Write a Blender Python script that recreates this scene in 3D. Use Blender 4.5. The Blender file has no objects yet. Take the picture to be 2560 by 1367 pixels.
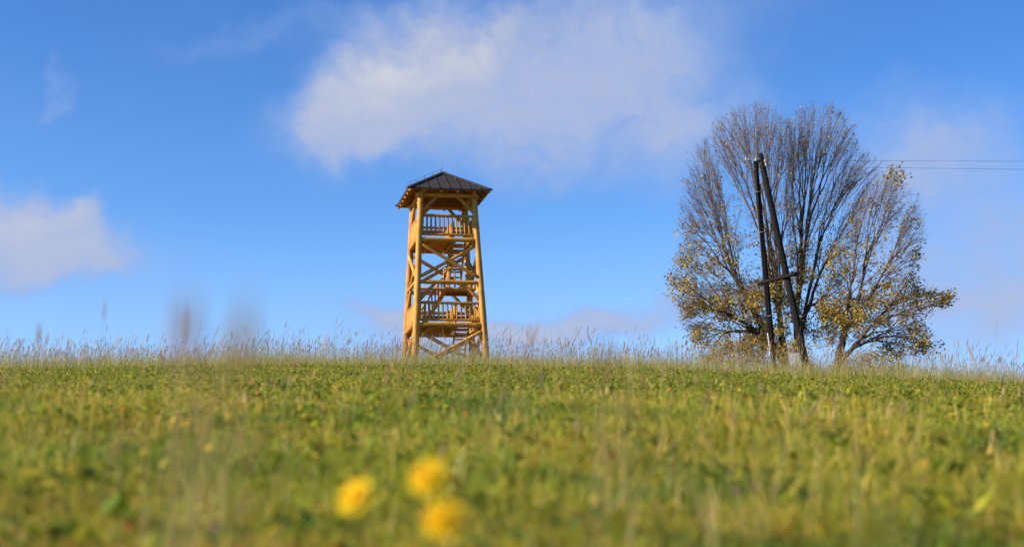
import bpy, math, random
import numpy as np
from math import radians, sin, cos, pi, atan2, asin, sqrt, exp
from mathutils import Vector, Matrix

random.seed(7)
rng = np.random.default_rng(7)
scene = bpy.context.scene
COL = scene.collection

# ------------------------------------------------------------------ camera
CAM_Z = 0.40
PITCH, ROLL = radians(10.63), radians(-1.2)
cam_data = bpy.data.cameras.new('camera')
cam = bpy.data.objects.new('camera', cam_data)
COL.objects.link(cam)
CAM_R = Matrix.Rotation(pi / 2 + PITCH, 3, 'X') @ Matrix.Rotation(ROLL, 3, 'Z')
cam.matrix_world = Matrix.Translation((0, 0, CAM_Z)) @ CAM_R.to_4x4()
cam_data.sensor_width = 36.0
cam_data.lens = 50.0
cam_data.clip_start = 0.02
cam_data.clip_end = 6000
cam_data.dof.use_dof = True
cam_data.dof.focus_distance = 70.0
cam_data.dof.aperture_fstop = 1.55
scene.camera = cam

# ------------------------------------------------------------------ light
SUN_AZ = Vector((-0.95, -0.31, 0.0)).normalized()
SUN_EL = radians(28)
sun_dir = Vector((SUN_AZ.x * cos(SUN_EL), SUN_AZ.y * cos(SUN_EL), sin(SUN_EL)))
sl = bpy.data.lights.new('sun', 'SUN')
sl.energy = 5.0
sl.angle = radians(0.5)
sl.color = (1.0, 0.87, 0.66)
sun = bpy.data.objects.new('sun', sl)
COL.objects.link(sun)
sun.rotation_euler = sun_dir.to_track_quat('Z', 'Y').to_euler()

scene.view_settings.view_transform = 'Standard'
scene.view_settings.look = 'None'
scene.view_settings.exposure = 0.80
scene.view_settings.gamma = 1.0
scene.view_settings.use_curve_mapping = False
scene.render.engine = 'CYCLES'
scene.cycles.use_denoising = True
scene.cycles.max_bounces = 6
scene.cycles.transparent_max_bounces = 4
scene.cycles.sample_clamp_indirect = 6.0


def at(px, py, Y):
    """Point at distance Y down the view, from a place measured in the photograph."""
    d = CAM_R @ Vector(((px - 1280) / 3556.0, -(py - 683.5) / 3556.0, -1.0))
    return Vector((0, 0, CAM_Z)) + d * (Y / d.y)


def azel(px, py):
    d = (CAM_R @ Vector(((px - 1280) / 3556.0, -(py - 683.5) / 3556.0, -1.0))).normalized()
    return atan2(d.x, d.y), asin(d.z)


# ------------------------------------------------------------------ sky (world)
world = bpy.data.worlds.new('World')
scene.world = world
world.use_nodes = True
wn = world.node_tree
for n in list(wn.nodes):
    wn.nodes.remove(n)


class NB:
    """small node-building helper"""
    def __init__(self, tree):
        self.t = tree

    def n(self, kind, **kw):
        nd = self.t.nodes.new(kind)
        for k, v in kw.items():
            setattr(nd, k, v)
        return nd

    def link(self, a, b):
        self.t.links.new(a, b)

    def put(self, sock, v):
        if hasattr(v, 'is_output'):
            self.link(v, sock)
        else:
            sock.default_value = v

    def math(self, op, a, b=None, c=None, clamp=False):
        nd = self.n('ShaderNodeMath', operation=op, use_clamp=clamp)
        self.put(nd.inputs[0], a)
        if b is not None:
            self.put(nd.inputs[1], b)
        if c is not None:
            self.put(nd.inputs[2], c)
        return nd.outputs[0]

    def smooth(self, v, a, b, lo=0.0, hi=1.0):
        nd = self.n('ShaderNodeMapRange', interpolation_type='SMOOTHSTEP')
        self.put(nd.inputs['Value'], v)
        for k, x in (('From Min', a), ('From Max', b), ('To Min', lo), ('To Max', hi)):
            self.put(nd.inputs[k], x)
        return nd.outputs['Result']

    def noise(self, vec, scale, detail=4.0, rough=0.55, dist=0.0):
        nd = self.n('ShaderNodeTexNoise')
        self.put(nd.inputs['Vector'], vec)
        nd.inputs['Scale'].default_value = scale
        nd.inputs['Detail'].default_value = detail
        nd.inputs['Roughness'].default_value = rough
        nd.inputs['Distortion'].default_value = dist
        return nd

    def mix(self, f, a, b, blend='MIX'):
        nd = self.n('ShaderNodeMix', data_type='RGBA', blend_type=blend)
        self.put(nd.inputs[0], f)
        self.put(nd.inputs[6], a)
        self.put(nd.inputs[7], b)
        return nd.outputs[2]

    def ramp(self, f, stops):
        nd = self.n('ShaderNodeValToRGB')
        cr = nd.color_ramp
        while len(cr.elements) < len(stops):
            cr.elements.new(0.5)
        for e, (p, c) in zip(cr.elements, stops):
            e.position = p
            e.color = (c[0], c[1], c[2], 1)
        self.put(nd.inputs[0], f)
        return nd.outputs[0]


def build_sky():
    b = NB(wn)
    tc = b.n('ShaderNodeTexCoord')
    sep = b.n('ShaderNodeSeparateXYZ')
    b.link(tc.outputs['Generated'], sep.inputs[0])
    az = b.math('ARCTAN2', sep.outputs[0], sep.outputs[1])
    el = b.math('ARCSINE', sep.outputs[2])
    comb = b.n('ShaderNodeCombineXYZ')
    b.link(az, comb.inputs[0])
    b.link(el, comb.inputs[1])
    uv = comb.outputs[0]
    # warp so that cloud rims are ragged
    w1 = b.noise(uv, 9.0, 5.0, 0.6)
    sub = b.n('ShaderNodeVectorMath', operation='SUBTRACT')
    b.link(w1.outputs['Color'], sub.inputs[0])
    sub.inputs[1].default_value = (0.5, 0.5, 0.5)
    mul = b.n('ShaderNodeVectorMath', operation='SCALE')
    b.link(sub.outputs[0], mul.inputs[0])
    mul.inputs['Scale'].default_value = 0.10
    add = b.n('ShaderNodeVectorMath', operation='ADD')
    b.link(uv, add.inputs[0])
    b.link(mul.outputs[0], add.inputs[1])
    wuv = add.outputs[0]

    def blob(px, py, sx, sy, rot, weight, soft=0.15):
        u, v = azel(px, py)
        mp = b.n('ShaderNodeMapping', vector_type='TEXTURE')
        b.link(wuv, mp.inputs['Vector'])
        mp.inputs['Location'].default_value = (u, v, 0)
        mp.inputs['Rotation'].default_value = (0, 0, radians(rot))
        mp.inputs['Scale'].default_value = (sx / 3556.0, sy / 3556.0, 1)
        ln = b.n('ShaderNodeVectorMath', operation='LENGTH')
        b.link(mp.outputs[0], ln.inputs[0])
        return b.smooth(ln.outputs['Value'], 1.0, soft, 0.0, weight)

    blobs = [
        (1010, 130, 420, 230, 32, 1.05, 0.15),     # core of the big cloud
        (820, 310, 310, 150, 14, 0.55, 0.0),     # its left lobe
        (1080, 270, 420, 190, 18, 0.70, 0.0),    # its body
        (1350, 190, 640, 300, 8, 0.62, 0.0),
        (1620, 90, 580, 290, 8, 0.80, 0.0),
        (1400, 330, 560, 220, 10, 0.60, 0.0),
        (1740, 340, 350, 170, 22, 0.75, 0.0),
        (1250, 430, 360, 130, 0, 0.40, 0.0),
        (90, 580, 340, 190, -8, 1.5, 0.2),      # low cloud on the left
        (230, 500, 100, 80, 30, 0.45, 0.0),
        (260, 650, 380, 150, 0, 0.75, 0.0),
        (2330, 390, 480, 230, -8, 0.9, 0.0),    # veils on the right
        (2500, 740, 460, 300, 10, 1.15, 0.0),
        (2220, 600, 400, 260, 0, 0.40, 0.0),
        (930, 800, 240, 55, -8, 1.1, 0.0),      # thin streaks low down
        (1480, 800, 500, 75, 4, 1.1, 0.0),
        (1150, 855, 620, 80, 0, 0.9, 0.0),
        (140, 235, 120, 46, 35, 0.45, 0.0),
        (640, 50, 480, 70, 8, 0.40, 0.0),
    ]
    lit_blobs = [(965, 130, 340, 150, 30, 0.80, 0.0), (1350, 60, 420, 110, 10, 0.35, 0.0), (60, 540, 200, 80, 0, 0.25, 0.0), (230, 490, 60, 50, 30, 0.3, 0.0), (1200, 60, 200, 70, 20, 0.35, 0.0)]
    dens = None
    for bl in blobs:
        s = blob(*bl)
        dens = s if dens is None else b.math('ADD', dens, s)
    lit = None
    for bl in lit_blobs:
        q = blob(*bl)
        lit = q if lit is None else b.math('ADD', lit, q)
    # break-up: billows, and fine streaks drawn out by the wind
    n2 = b.noise(wuv, 13.0, 8.0, 0.62, 0.3)
    mp = b.n('ShaderNodeMapping')
    b.link(wuv, mp.inputs['Vector'])
    mp.inputs['Rotation'].default_value = (0, 0, radians(-28))
    mp.inputs['Scale'].default_value = (5.0, 15.0, 1.0)
    n3 = b.noise(mp.outputs[0], 1.6, 6.0, 0.6, 0.4)
    br = b.math('ADD', b.math('MULTIPLY', n2.outputs['Fac'], 1.1), b.math('MULTIPLY', n3.outputs['Fac'], 1.0))
    br = b.math('SUBTRACT', br, 0.12)
    dens = b.math('MULTIPLY', dens, br)
    lit = b.math('MULTIPLY', lit, b.math('MULTIPLY_ADD', n2.outputs['Fac'], 1.5, 0.0))
    cov = b.smooth(dens, -0.02, 1.12, 0.0, 0.92)
    # high thin veil everywhere
    vn = b.noise(uv, 3.2, 4.0, 0.55, 0.4)
    veil = b.smooth(vn.outputs['Fac'], 0.45, 0.8, 0.0, 0.12)
    cov = b.math('MAXIMUM', cov, veil)

    sky = b.n('ShaderNodeTexSky', sky_type='NISHITA')
    sky.sun_disc = False
    sky.sun_elevation = SUN_EL
    sky.sun_rotation = atan2(SUN_AZ.x, SUN_AZ.y)
    sky.altitude = 900
    sky.air_density = 1.0
    sky.dust_density = 0.6
    sky.ozone_density = 2.2
    tint = b.mix(1.0, sky.outputs[0], SKY_TINT, 'MULTIPLY')
    # deeper blue higher up and away from the sun, as skylight polarises
    deep = b.math('ADD', b.smooth(el, 0.16, 0.46, 0.0, 0.50), b.smooth(az, 0.10, 0.5, 0.0, 0.18))
    tint = b.mix(deep, tint, b.mix(1.0, tint, (0.28, 0.58, 0.84, 1), 'MULTIPLY'))
    # the air close to the horizon is paler
    tint = b.mix(b.smooth(el, 0.24, 0.10, 0.0, 0.30), tint, (4.0, 5.0, 6.6, 1))
    # thick cream-white tops, lavender-grey thin parts
    cc = b.ramp(b.math('ADD', b.smooth(dens, 0.2, 1.6, 0.0, 0.45), b.math('MULTIPLY', lit, 0.6)), [(0.0, CLOUD_THIN), (0.45, CLOUD_MID), (1.0, CLOUD_THICK)])
    ccs = b.mix(1.0, cc, (CLOUD_GAIN,) * 3 + (1,), 'MULTIPLY')
    col = b.mix(cov, tint, ccs)
    bg = b.n('ShaderNodeBackground')
    b.link(col, bg.inputs['Color'])
    bg.inputs['Strength'].default_value = 0.088
    out = b.n('ShaderNodeOutputWorld')
    b.link(bg.outputs[0], out.inputs['Surface'])


SKY_TINT = (0.62, 0.97, 1.36, 1)
CLOUD_GAIN = 6.6
CLOUD_THIN = (0.32, 0.46, 0.80)
CLOUD_MID = (0.46, 0.52, 0.71)
CLOUD_THICK = (0.80, 0.78, 0.74)
build_sky()


# ------------------------------------------------------------------ helpers
def link(o, parent=None):
    COL.objects.link(o)
    if parent is not None:
        o.parent = parent
    return o


def tag(o, label=None, cat=None, group=None, kind=None):
    if label:
        o['label'] = label
    if cat:
        o['category'] = cat
    if group:
        o['group'] = group
    if kind:
        o['kind'] = kind
    return o


def thing(name, loc, label, cat, group=None, rz=0.0):
    o = bpy.data.objects.new(name, None)
    o.empty_display_size = 0.2
    o.location = loc
    o.rotation_euler = (0, 0, rz)
    link(o)
    return tag(o, label, cat, group)


def mesh_np(name, verts, faces_flat, face_sizes, mat, parent=None, colors=None, smooth=False, uvs=None):
    verts = np.asarray(verts, np.float32)
    faces_flat = np.asarray(faces_flat, np.int32)
    face_sizes = np.asarray(face_sizes, np.int32)
    me = bpy.data.meshes.new(name)
    me.vertices.add(len(verts))
    me.vertices.foreach_set('co', verts.ravel())
    me.loops.add(len(faces_flat))
    me.loops.foreach_set('vertex_index', faces_flat)
    me.polygons.add(len(face_sizes))
    starts = np.concatenate(([0], np.cumsum(face_sizes)[:-1])).astype(np.int32)
    me.polygons.foreach_set('loop_start', starts)
    if smooth:
        me.polygons.foreach_set('use_smooth', np.ones(len(face_sizes), bool))
    if colors is not None:
        a = me.color_attributes.new('tone', 'FLOAT_COLOR', 'POINT')
        c = np.ones((len(verts), 4), np.float32)
        c[:, :3] = colors
        a.data.foreach_set('color', c.ravel())
    if uvs is not None:
        ul = me.uv_layers.new(name='UVMap')
        ul.data.foreach_set('uv', np.asarray(uvs, np.float32)[faces_flat].ravel())
    me.update(calc_edges=True)
    me.validate()
    me.materials.append(mat)
    return link(bpy.data.objects.new(name, me), parent)


class MB:
    """collects verts / faces / uvs; build() links ONE mesh object"""
    def __init__(self):
        self.v, self.f, self.uv = [], [], []

    def add(self, vs, fs, uv=None):
        o = len(self.v)
        self.v += [tuple(p) for p in vs]
        self.f += [tuple(i + o for i in q) for q in fs]
        self.uv += list(uv) if uv else [(p[0], p[2]) for p in self.v[o:]]

    def box(self, c, s, M=None):
        M = M or Matrix.Identity(3)
        c = Vector(c)
        vs = [c + M @ Vector((x * s[0] / 2, y * s[1] / 2, z * s[2] / 2)) for x in (-1, 1) for y in (-1, 1) for z in (-1, 1)]
        fs = [(0, 1, 3, 2), (4, 6, 7, 5), (0, 4, 5, 1), (2, 3, 7, 6), (0, 2, 6, 4), (1, 5, 7, 3)]
        self.add(vs, fs)

    def log(self, p0, p1, r0, r1=None, sides=14, rings=None, taper=0.0, rough=0.05, bow=0.0, seed=None, tl=0.18):
        """a round peeled log from p0 to p1, optionally hewn thinner at its ends"""
        p0, p1 = Vector(p0), Vector(p1)
        r1 = r0 if r1 is None else r1
        rs = random.Random(seed if seed is not None else hash((round(p0.x, 3), round(p0.z, 3), round(p1.x, 3), round(p1.z, 3), round(p0.y, 3))))
        L = (p1 - p0).length
        d = (p1 - p0) / L
        a = d.orthogonal().normalized()
        bb = d.cross(a)
        rings = rings or max(6, min(34, int(L / 0.22)))
        ts = [i / rings for i in range(rings + 1)]
        if taper:
            e = min(0.3, tl / L)
            ts = [0, e * 0.5, e] + [e + (1 - 2 * e) * i / rings for i in range(1, rings)] + [1 - e, 1 - e * 0.5, 1]
        ph = [rs.uniform(0, 6.28) for _ in range(6)]
        bx, by = rs.uniform(-1, 1) * bow, rs.uniform(-1, 1) * bow
        vs, uv, fs = [], [], []
        for t in ts:
            r = r0 + (r1 - r0) * t
            if taper:
                k = min(t, 1 - t) * L / tl
                if k < 1:
                    r *= (1 - taper) + taper * sin(k * pi / 2)
            c = p0 + d * (L * t) + a * (bx * sin(pi * t)) + bb * (by * sin(pi * t))
            r *= 1 + rough * 0.6 * sin(ph[0] + t * L * 3.1) + rough * 0.5 * sin(ph[1] + t * L * 7.3)
            for s in range(sides):
                th = 2 * pi * s / sides
                rr = r * (1 + rough * 0.5 * sin(2 * th + ph[2]) + rough * 0.4 * sin(3 * th + ph[3] + t * L * 1.3))
                vs.append(c + (a * cos(th) + bb * sin(th)) * rr)
                uv.append((s / sides, t * L))
        n = len(ts)
        for i in range(n - 1):
            for s in range(sides):
                s2 = (s + 1) % sides
                fs.append((i * sides + s, i * sides + s2, (i + 1) * sides + s2, (i + 1) * sides + s))
        fs.append(tuple(range(sides - 1, -1, -1)))
        fs.append(tuple((n - 1) * sides + s for s in range(sides)))
        self.add(vs, fs, uv)

    def tube(self, pts, r, sides=6):
        pts = [Vector(p) for p in pts]
        vs, fs, uv = [], [], []
        for i, p in enumerate(pts):
            d = (pts[min(i + 1, len(pts) - 1)] - pts[max(i - 1, 0)]).normalized()
            a = d.cross(Vector((0.13, 0.27, 0.95))).normalized()
            bb = d.cross(a)
            ri = r[i] if isinstance(r, (list, tuple)) else r
            for s in range(sides):
                th = 2 * pi * s / sides
                vs.append(p + (a * cos(th) + bb * sin(th)) * ri)
                uv.append((s / sides, i * 0.1))
        for i in range(len(pts) - 1):
            for s in range(sides):
                s2 = (s + 1) % sides
                fs.append((i * sides + s, i * sides + s2, (i + 1) * sides + s2, (i + 1) * sides + s))
        fs.append(tuple(range(sides - 1, -1, -1)))
        fs.append(tuple((len(pts) - 1) * sides + s for s in range(sides)))
        self.add(vs, fs, uv)

    def build(self, name, mat, parent=None, smooth=True, origin=None):
        me = bpy.data.meshes.new(name)
        me.from_pydata([tuple(p) for p in self.v], [], self.f)
        ul = me.uv_layers.new(name='UVMap')
        idx = np.empty(len(me.loops), np.int32)
        me.loops.foreach_get('vertex_index', idx)
        ul.data.foreach_set('uv', np.asarray(self.uv, np.float32)[idx].ravel())
        if smooth:
            me.polygons.foreach_set('use_smooth', [len(p.vertices) <= 4 for p in me.polygons])
        me.materials.append(mat)
        me.update()
        return link(bpy.data.objects.new(name, me), parent)


# ------------------------------------------------------------------ materials
def new_mat(name):
    m = bpy.data.materials.new(name)
    m.use_nodes = True
    nt = m.node_tree
    for n in list(nt.nodes):
        nt.nodes.remove(n)
    b = NB(nt)
    out = b.n('ShaderNodeOutputMaterial')
    return m, b, out


def principled(b, out, col, rough=0.7, metallic=0.0, bump=None, bump_strength=0.3, spec=0.5):
    p = b.n('ShaderNodeBsdfPrincipled')
    b.put(p.inputs['Base Color'], col)
    b.put(p.inputs['Roughness'], rough)
    p.inputs['Metallic'].default_value = metallic
    p.inputs['Specular IOR Level'].default_value = spec
    if bump is not None:
        bp = b.n('ShaderNodeBump')
        bp.inputs['Strength'].default_value = bump_strength
        bp.inputs['Distance'].default_value = 0.02
        b.link(bump, bp.inputs['Height'])
        b.link(bp.outputs[0], p.inputs['Normal'])
    b.link(p.outputs[0], out.inputs['Surface'])
    return p


def mat_log(name, dark, mid, light, knots=True, spec=0.35, rough=0.62):
    m, b, out = new_mat(name)
    tc = b.n('ShaderNodeTexCoord')
    oi = b.n('ShaderNodeObjectInfo')
    off = b.math('MULTIPLY', oi.outputs['Random'], 37.0)
    comb = b.n('ShaderNodeCombineXYZ')
    b.link(off, comb.inputs[0]); b.link(off, comb.inputs[1]); b.link(off, comb.inputs[2])
    add = b.n('ShaderNodeVectorMath', operation='ADD')
    b.link(tc.outputs['Object'], add.inputs[0]); b.link(comb.outputs[0], add.inputs[1])
    uvm = b.n('ShaderNodeMapping')
    b.link(tc.outputs['UV'], uvm.inputs['Vector'])
    uvm.inputs['Scale'].default_value = (9.0, 0.8, 1.0)
    addu = b.n('ShaderNodeVectorMath', operation='ADD')
    b.link(uvm.outputs[0], addu.inputs[0]); b.link(comb.outputs[0], addu.inputs[1])
    streak = b.noise(addu.outputs[0], 1.0, 5.0, 0.6)
    blotch = b.noise(add.outputs[0], 2.6, 4.0, 0.6)
    f = b.math('MULTIPLY_ADD', streak.outputs['Fac'], 0.55, b.math('MULTIPLY', blotch.outputs['Fac'], 0.45))
    col = b.ramp(f, [(0.38, dark), (0.5, mid), (0.62, light)])
    col = b.mix(0.42, col, b.mix(oi.outputs['Random'], dark + (1,), light + (1,)))
    if knots:
        uk = b.n('ShaderNodeMapping')
        b.link(tc.outputs['UV'], uk.inputs['Vector'])
        uk.inputs['Scale'].default_value = (3.0, 2.2, 1.0)
        au = b.n('ShaderNodeVectorMath', operation='ADD')
        b.link(uk.outputs[0], au.inputs[0]); b.link(comb.outputs[0], au.inputs[1])
        vo = b.n('ShaderNodeTexVoronoi')
        b.link(au.outputs[0], vo.inputs['Vector'])
        vo.inputs['Scale'].default_value = 1.0
        k = b.smooth(vo.outputs['Distance'], 0.05, 0.13, 0.75, 0.0)
        col = b.mix(k, col, (dark[0] * 0.35, dark[1] * 0.3, dark[2] * 0.3, 1))
    principled(b, out, col, rough, bump=streak.outputs['Fac'], bump_strength=0.35, spec=spec)
    return m


LOG = mat_log('peeled_log', (0.29, 0.110, 0.014), (0.51, 0.225, 0.026), (0.66, 0.355, 0.058))
PLANK = mat_log('sawn_plank', (0.36, 0.14, 0.022), (0.51, 0.22, 0.032), (0.62, 0.32, 0.06), False)
SOFFIT = mat_log('stained_board', (0.20, 0.07, 0.02), (0.29, 0.11, 0.03), (0.38, 0.16, 0.05), False)


def mat_simple(name, col, rough=0.6, metallic=0.0, vary=0.25, scale=8.0, spec=0.5):
    m, b, out = new_mat(name)
    tc = b.n('ShaderNodeTexCoord')
    no = b.noise(tc.outputs['Object'], scale, 5.0, 0.6)
    lo = tuple(c * (1 - vary) for c in col)
    hi = tuple(min(1, c * (1 + vary)) for c in col)
    c = b.ramp(no.outputs['Fac'], [(0.3, lo), (0.7, hi)])
    principled(b, out, c, rough, metallic, bump=no.outputs['Fac'], bump_strength=0.08, spec=spec)
    return m


ROOF = mat_simple('dark_roof_metal', (0.042, 0.033, 0.030), 0.72, 0.0, 0.25, 2.0, 0.25)
STEEL = mat_simple('galvanised_steel', (0.28, 0.29, 0.30), 0.55, 0.5, 0.1)
DARKMETAL = mat_simple('dark_metal', (0.03, 0.03, 0.032), 0.5, 0.3)
WIRE = mat_simple('wire_metal', (0.10, 0.10, 0.11), 0.45, 0.6)
PORCELAIN = mat_simple('white_porcelain', (0.32, 0.32, 0.31), 0.4, 0.0, 0.06)
WHITEPIPE = mat_simple('white_plastic_pipe', (0.50, 0.51, 0.53), 0.5, 0.0, 0.08)
TAR = mat_log('tarred_pole_wood', (0.007, 0.006, 0.006), (0.014, 0.012, 0.011), (0.026, 0.022, 0.02), False, 0.08, 0.85)


def mat_tone(name, rough=0.6, trans=0.35, gain=1.0, spec=0.25):
    """leaf-like material: its own colour comes from the attribute 'tone' (each blade or leaf has a natural hue)"""
    m, b, out = new_mat(name)
    at_ = b.n('ShaderNodeAttribute', attribute_name='tone')
    p = b.n('ShaderNodeBsdfPrincipled')
    b.link(at_.outputs['Color'], p.inputs['Base Color'])
    p.inputs['Roughness'].default_value = rough
    p.inputs['Specular IOR Level'].default_value = spec
    t = b.n('ShaderNodeBsdfTranslucent')
    b.link(at_.outputs['Color'], t.inputs['Color'])
    mx = b.n('ShaderNodeMixShader')
    mx.inputs[0].default_value = trans
    b.link(p.outputs[0], mx.inputs[1])
    b.link(t.outputs[0], mx.inputs[2])
    b.link(mx.outputs[0], out.inputs['Surface'])
    return m


GRASS = mat_tone('grass_blade', 0.55, 0.35)
LEAF = mat_tone('autumn_leaf', 0.55, 0.4)
STRAW = mat_tone('dry_stalk', 0.7, 0.5)
PETAL = mat_tone('petal', 0.6, 0.4)


def mat_bark(name):
    m, b, out = new_mat(name)
    tc = b.n('ShaderNodeTexCoord')
    mp = b.n('ShaderNodeMapping')
    b.link(tc.outputs['Object'], mp.inputs['Vector'])
    mp.inputs['Scale'].default_value = (5, 5, 1.4)
    no = b.noise(mp.outputs[0], 1.6, 6.0, 0.65)
    c = b.ramp(no.outputs['Fac'], [(0.3, (0.028, 0.022, 0.017)), (0.55, (0.075, 0.058, 0.042)), (0.75, (0.12, 0.10, 0.07))])
    principled(b, out, c, 0.9, bump=no.outputs['Fac'], bump_strength=0.6, spec=0.1)
    return m


BARK = mat_bark('grey_brown_bark')
TWIG = mat_simple('twig_bark', (0.16, 0.116, 0.09), 0.85, 0.0, 0.3, 2.0, 0.15)


# ------------------------------------------------------------------ the hill
def vnoise(x, y, s, seed=0):
    """smooth value noise in numpy"""
    x = np.asarray(x, float) / s + seed * 17.31
    y = np.asarray(y, float) / s + seed * 5.77
    xi, yi = np.floor(x).astype(np.int64), np.floor(y).astype(np.int64)
    fx, fy = x - xi, y - yi
    fx, fy = fx * fx * (3 - 2 * fx), fy * fy * (3 - 2 * fy)

    def h(a, c):
        v = np.sin(a * 127.1 + c * 311.7 + seed * 74.7) * 43758.5453
        return v - np.floor(v)
    return (h(xi, yi) * (1 - fx) + h(xi + 1, yi) * fx) * (1 - fy) + (h(xi, yi + 1) * (1 - fx) + h(xi + 1, yi + 1) * fx) * fy


def ground(x, y):
    x = np.asarray(x, float)
    y = np.asarray(y, float)
    yy = np.clip(y, -40, 76)
    z = -0.2 + 0.1424 * yy - 0.000222 * yy * yy
    t = np.clip((y - 76) / 40, 0, 1)
    z = z + (0.1087 * 40) * (t - 0.5 * t * t)
    z = z - 0.09 * np.maximum(y - 125, 0) * (1 - np.exp(-np.maximum(y - 125, 0) / 120))
    xc = 60 * np.tanh(x / 60)
    z = z - 0.037 * xc - 0.0015 * xc * xc
    z = z + 0.10 * (vnoise(x, y, 6.0, 3) - 0.5) * np.clip((np.hypot(x, y) - 2) / 12, 0, 1)
    z = z + 0.03 * (vnoise(x, y, 1.4, 4) - 0.5) * np.clip((np.hypot(x, y) - 0.7) / 4, 0, 1)
    return z


def gz(x, y):
    return float(ground(x, y))


def build_hill():
    def axis(lo, mid0, mid1, hi, fine):
        a = list(np.arange(mid0, mid1, fine))
        s = fine
        v = mid1
        while v < hi:
            a.append(v); s *= 1.18; v += s
        a.append(hi)
        s = fine
        v = mid0
        pre = []
        while v > lo:
            s *= 1.18; v -= s; pre.append(max(v, lo))
        return np.array(sorted(set(pre + a)))
    xs = axis(-1500, -32, 32, 1500, 0.7)
    ys = axis(-300, -2, 90, 2600, 0.7)
    X, Y = np.meshgrid(xs, ys)
    Z = ground(X, Y)
    v = np.stack([X.ravel(), Y.ravel(), Z.ravel()], 1)
    nx, ny = len(xs), len(ys)
    i = np.arange(nx - 1)[None, :] + np.arange(ny - 1)[:, None] * nx
    f = np.stack([i, i + 1, i + nx + 1, i + nx], -1).reshape(-1)
    m, b, out = new_mat('meadow_soil')
    tc = b.n('ShaderNodeTexCoord')
    n1 = b.noise(tc.outputs['Object'], 1.2, 8.0, 0.65)
    n2 = b.noise(tc.outputs['Object'], 14.0, 5.0, 0.6)
    fac = b.math('MULTIPLY_ADD', n1.outputs['Fac'], 0.6, b.math('MULTIPLY', n2.outputs['Fac'], 0.4))
    c = b.ramp(fac, [(0.3, (0.035, 0.042, 0.012)), (0.5, (0.075, 0.075, 0.02)), (0.7, (0.14, 0.115, 0.045))])
    principled(b, out, c, 0.95, bump=n2.outputs['Fac'], bump_strength=0.5, spec=0.1)
    o = mesh_np('hill', v, f, np.full(len(f) // 4, 4), m, smooth=True)
    tag(o, kind='structure')


build_hill()


# ------------------------------------------------------------------ meadow: blades, leaves, stalks (nobody could count them)
def pick(n, pal, w):
    pal = np.asarray(pal, float)
    w = np.asarray(w, float)
    i = rng.choice(len(pal), n, p=w / w.sum())
    c = pal[i]
    return c * rng.uniform(0.7, 1.3, (n, 1)) * rng.uniform(0.92, 1.08, (n, 3))


def blade_mesh(x, y, z, h, w, lean, ldir, colr, segs=2):
    """curved tapering blades; returns verts, faces, sizes, colours"""
    n = len(x)
    fdir = rng.uniform(0, 2 * pi, n)
    wx, wy = np.cos(fdir), np.sin(fdir)
    lx, ly = np.cos(ldir), np.sin(ldir)
    V, C = [], []
    ts = np.linspace(0, 1, segs + 1)
    for t in ts[:-1]:
        ox = lx * lean * h * t ** 1.8
        oy = ly * lean * h * t ** 1.8
        oz = h * (t - 0.25 * lean * t ** 2)
        ww = w * (1 - 0.55 * t ** 1.3) * 0.5
        for s in (-1, 1):
            V.append(np.stack([x + ox + s * wx * ww, y + oy + s * wy * ww, z + oz], 1))
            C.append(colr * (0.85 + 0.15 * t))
    V.append(np.stack([x + lx * lean * h, y + ly * lean * h, z + h * (1 - 0.25 * lean)], 1))
    C.append(colr)
    k = len(V)
    V = np.stack(V, 1).reshape(-1, 3)
    C = np.stack(C, 1).reshape(-1, 3)
    base = np.arange(n) * k
    F, S = [], []
    fl = []
    for q in range(segs - 1):
        fl.append((np.stack([base + 2 * q, base + 2 * q + 1, base + 2 * q + 3, base + 2 * q + 2], 1), 4))
    q = segs - 1
    fl.append((np.stack([base + 2 * q, base + 2 * q + 1, base + 2 * q + 2], 1), 3))
    F = np.concatenate([f.ravel() for f, _ in fl])
    S = np.concatenate([np.full(n, s) for f, s in fl])
    return V, F, S, C


class Pile:
    def __init__(self):
        self.V, self.F, self.S, self.C, self.n = [], [], [], [], 0

    def add(self, V, F, S, C):
        self.V.append(V); self.F.append(F + self.n); self.S.append(S); self.C.append(C)
        self.n += len(V)

    def build(self, name, mat, parent=None, smooth=False):
        return mesh_np(name, np.concatenate(self.V), np.concatenate(self.F), np.concatenate(self.S), mat, parent,
                       np.concatenate(self.C), smooth)


def scatter(n, r0, r1, power=0.0, half=23.5, side=1.2):
    """points in the wedge the photograph sees (plus a margin); density falls off as r**-(1-power)"""
    u = rng.random(n)
    e = 1.0 + power
    r = (r0 ** e + u * (r1 ** e - r0 ** e)) ** (1 / e)
    a = radians(half) * rng.uniform(-1, 1, n)
    x = r * np.sin(a) + rng.uniform(-side, side, n)
    y = r * np.cos(a)
    return x, y


PAL_G = [(0.16, 0.20, 0.016), (0.26, 0.26, 0.018), (0.34, 0.30, 0.022), (0.44, 0.34, 0.05), (0.52, 0.40, 0.14), (0.085, 0.14, 0.018), (0.34, 0.17, 0.03)]
WT_G = [0.24, 0.26, 0.20, 0.12, 0.07, 0.09, 0.02]


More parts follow.
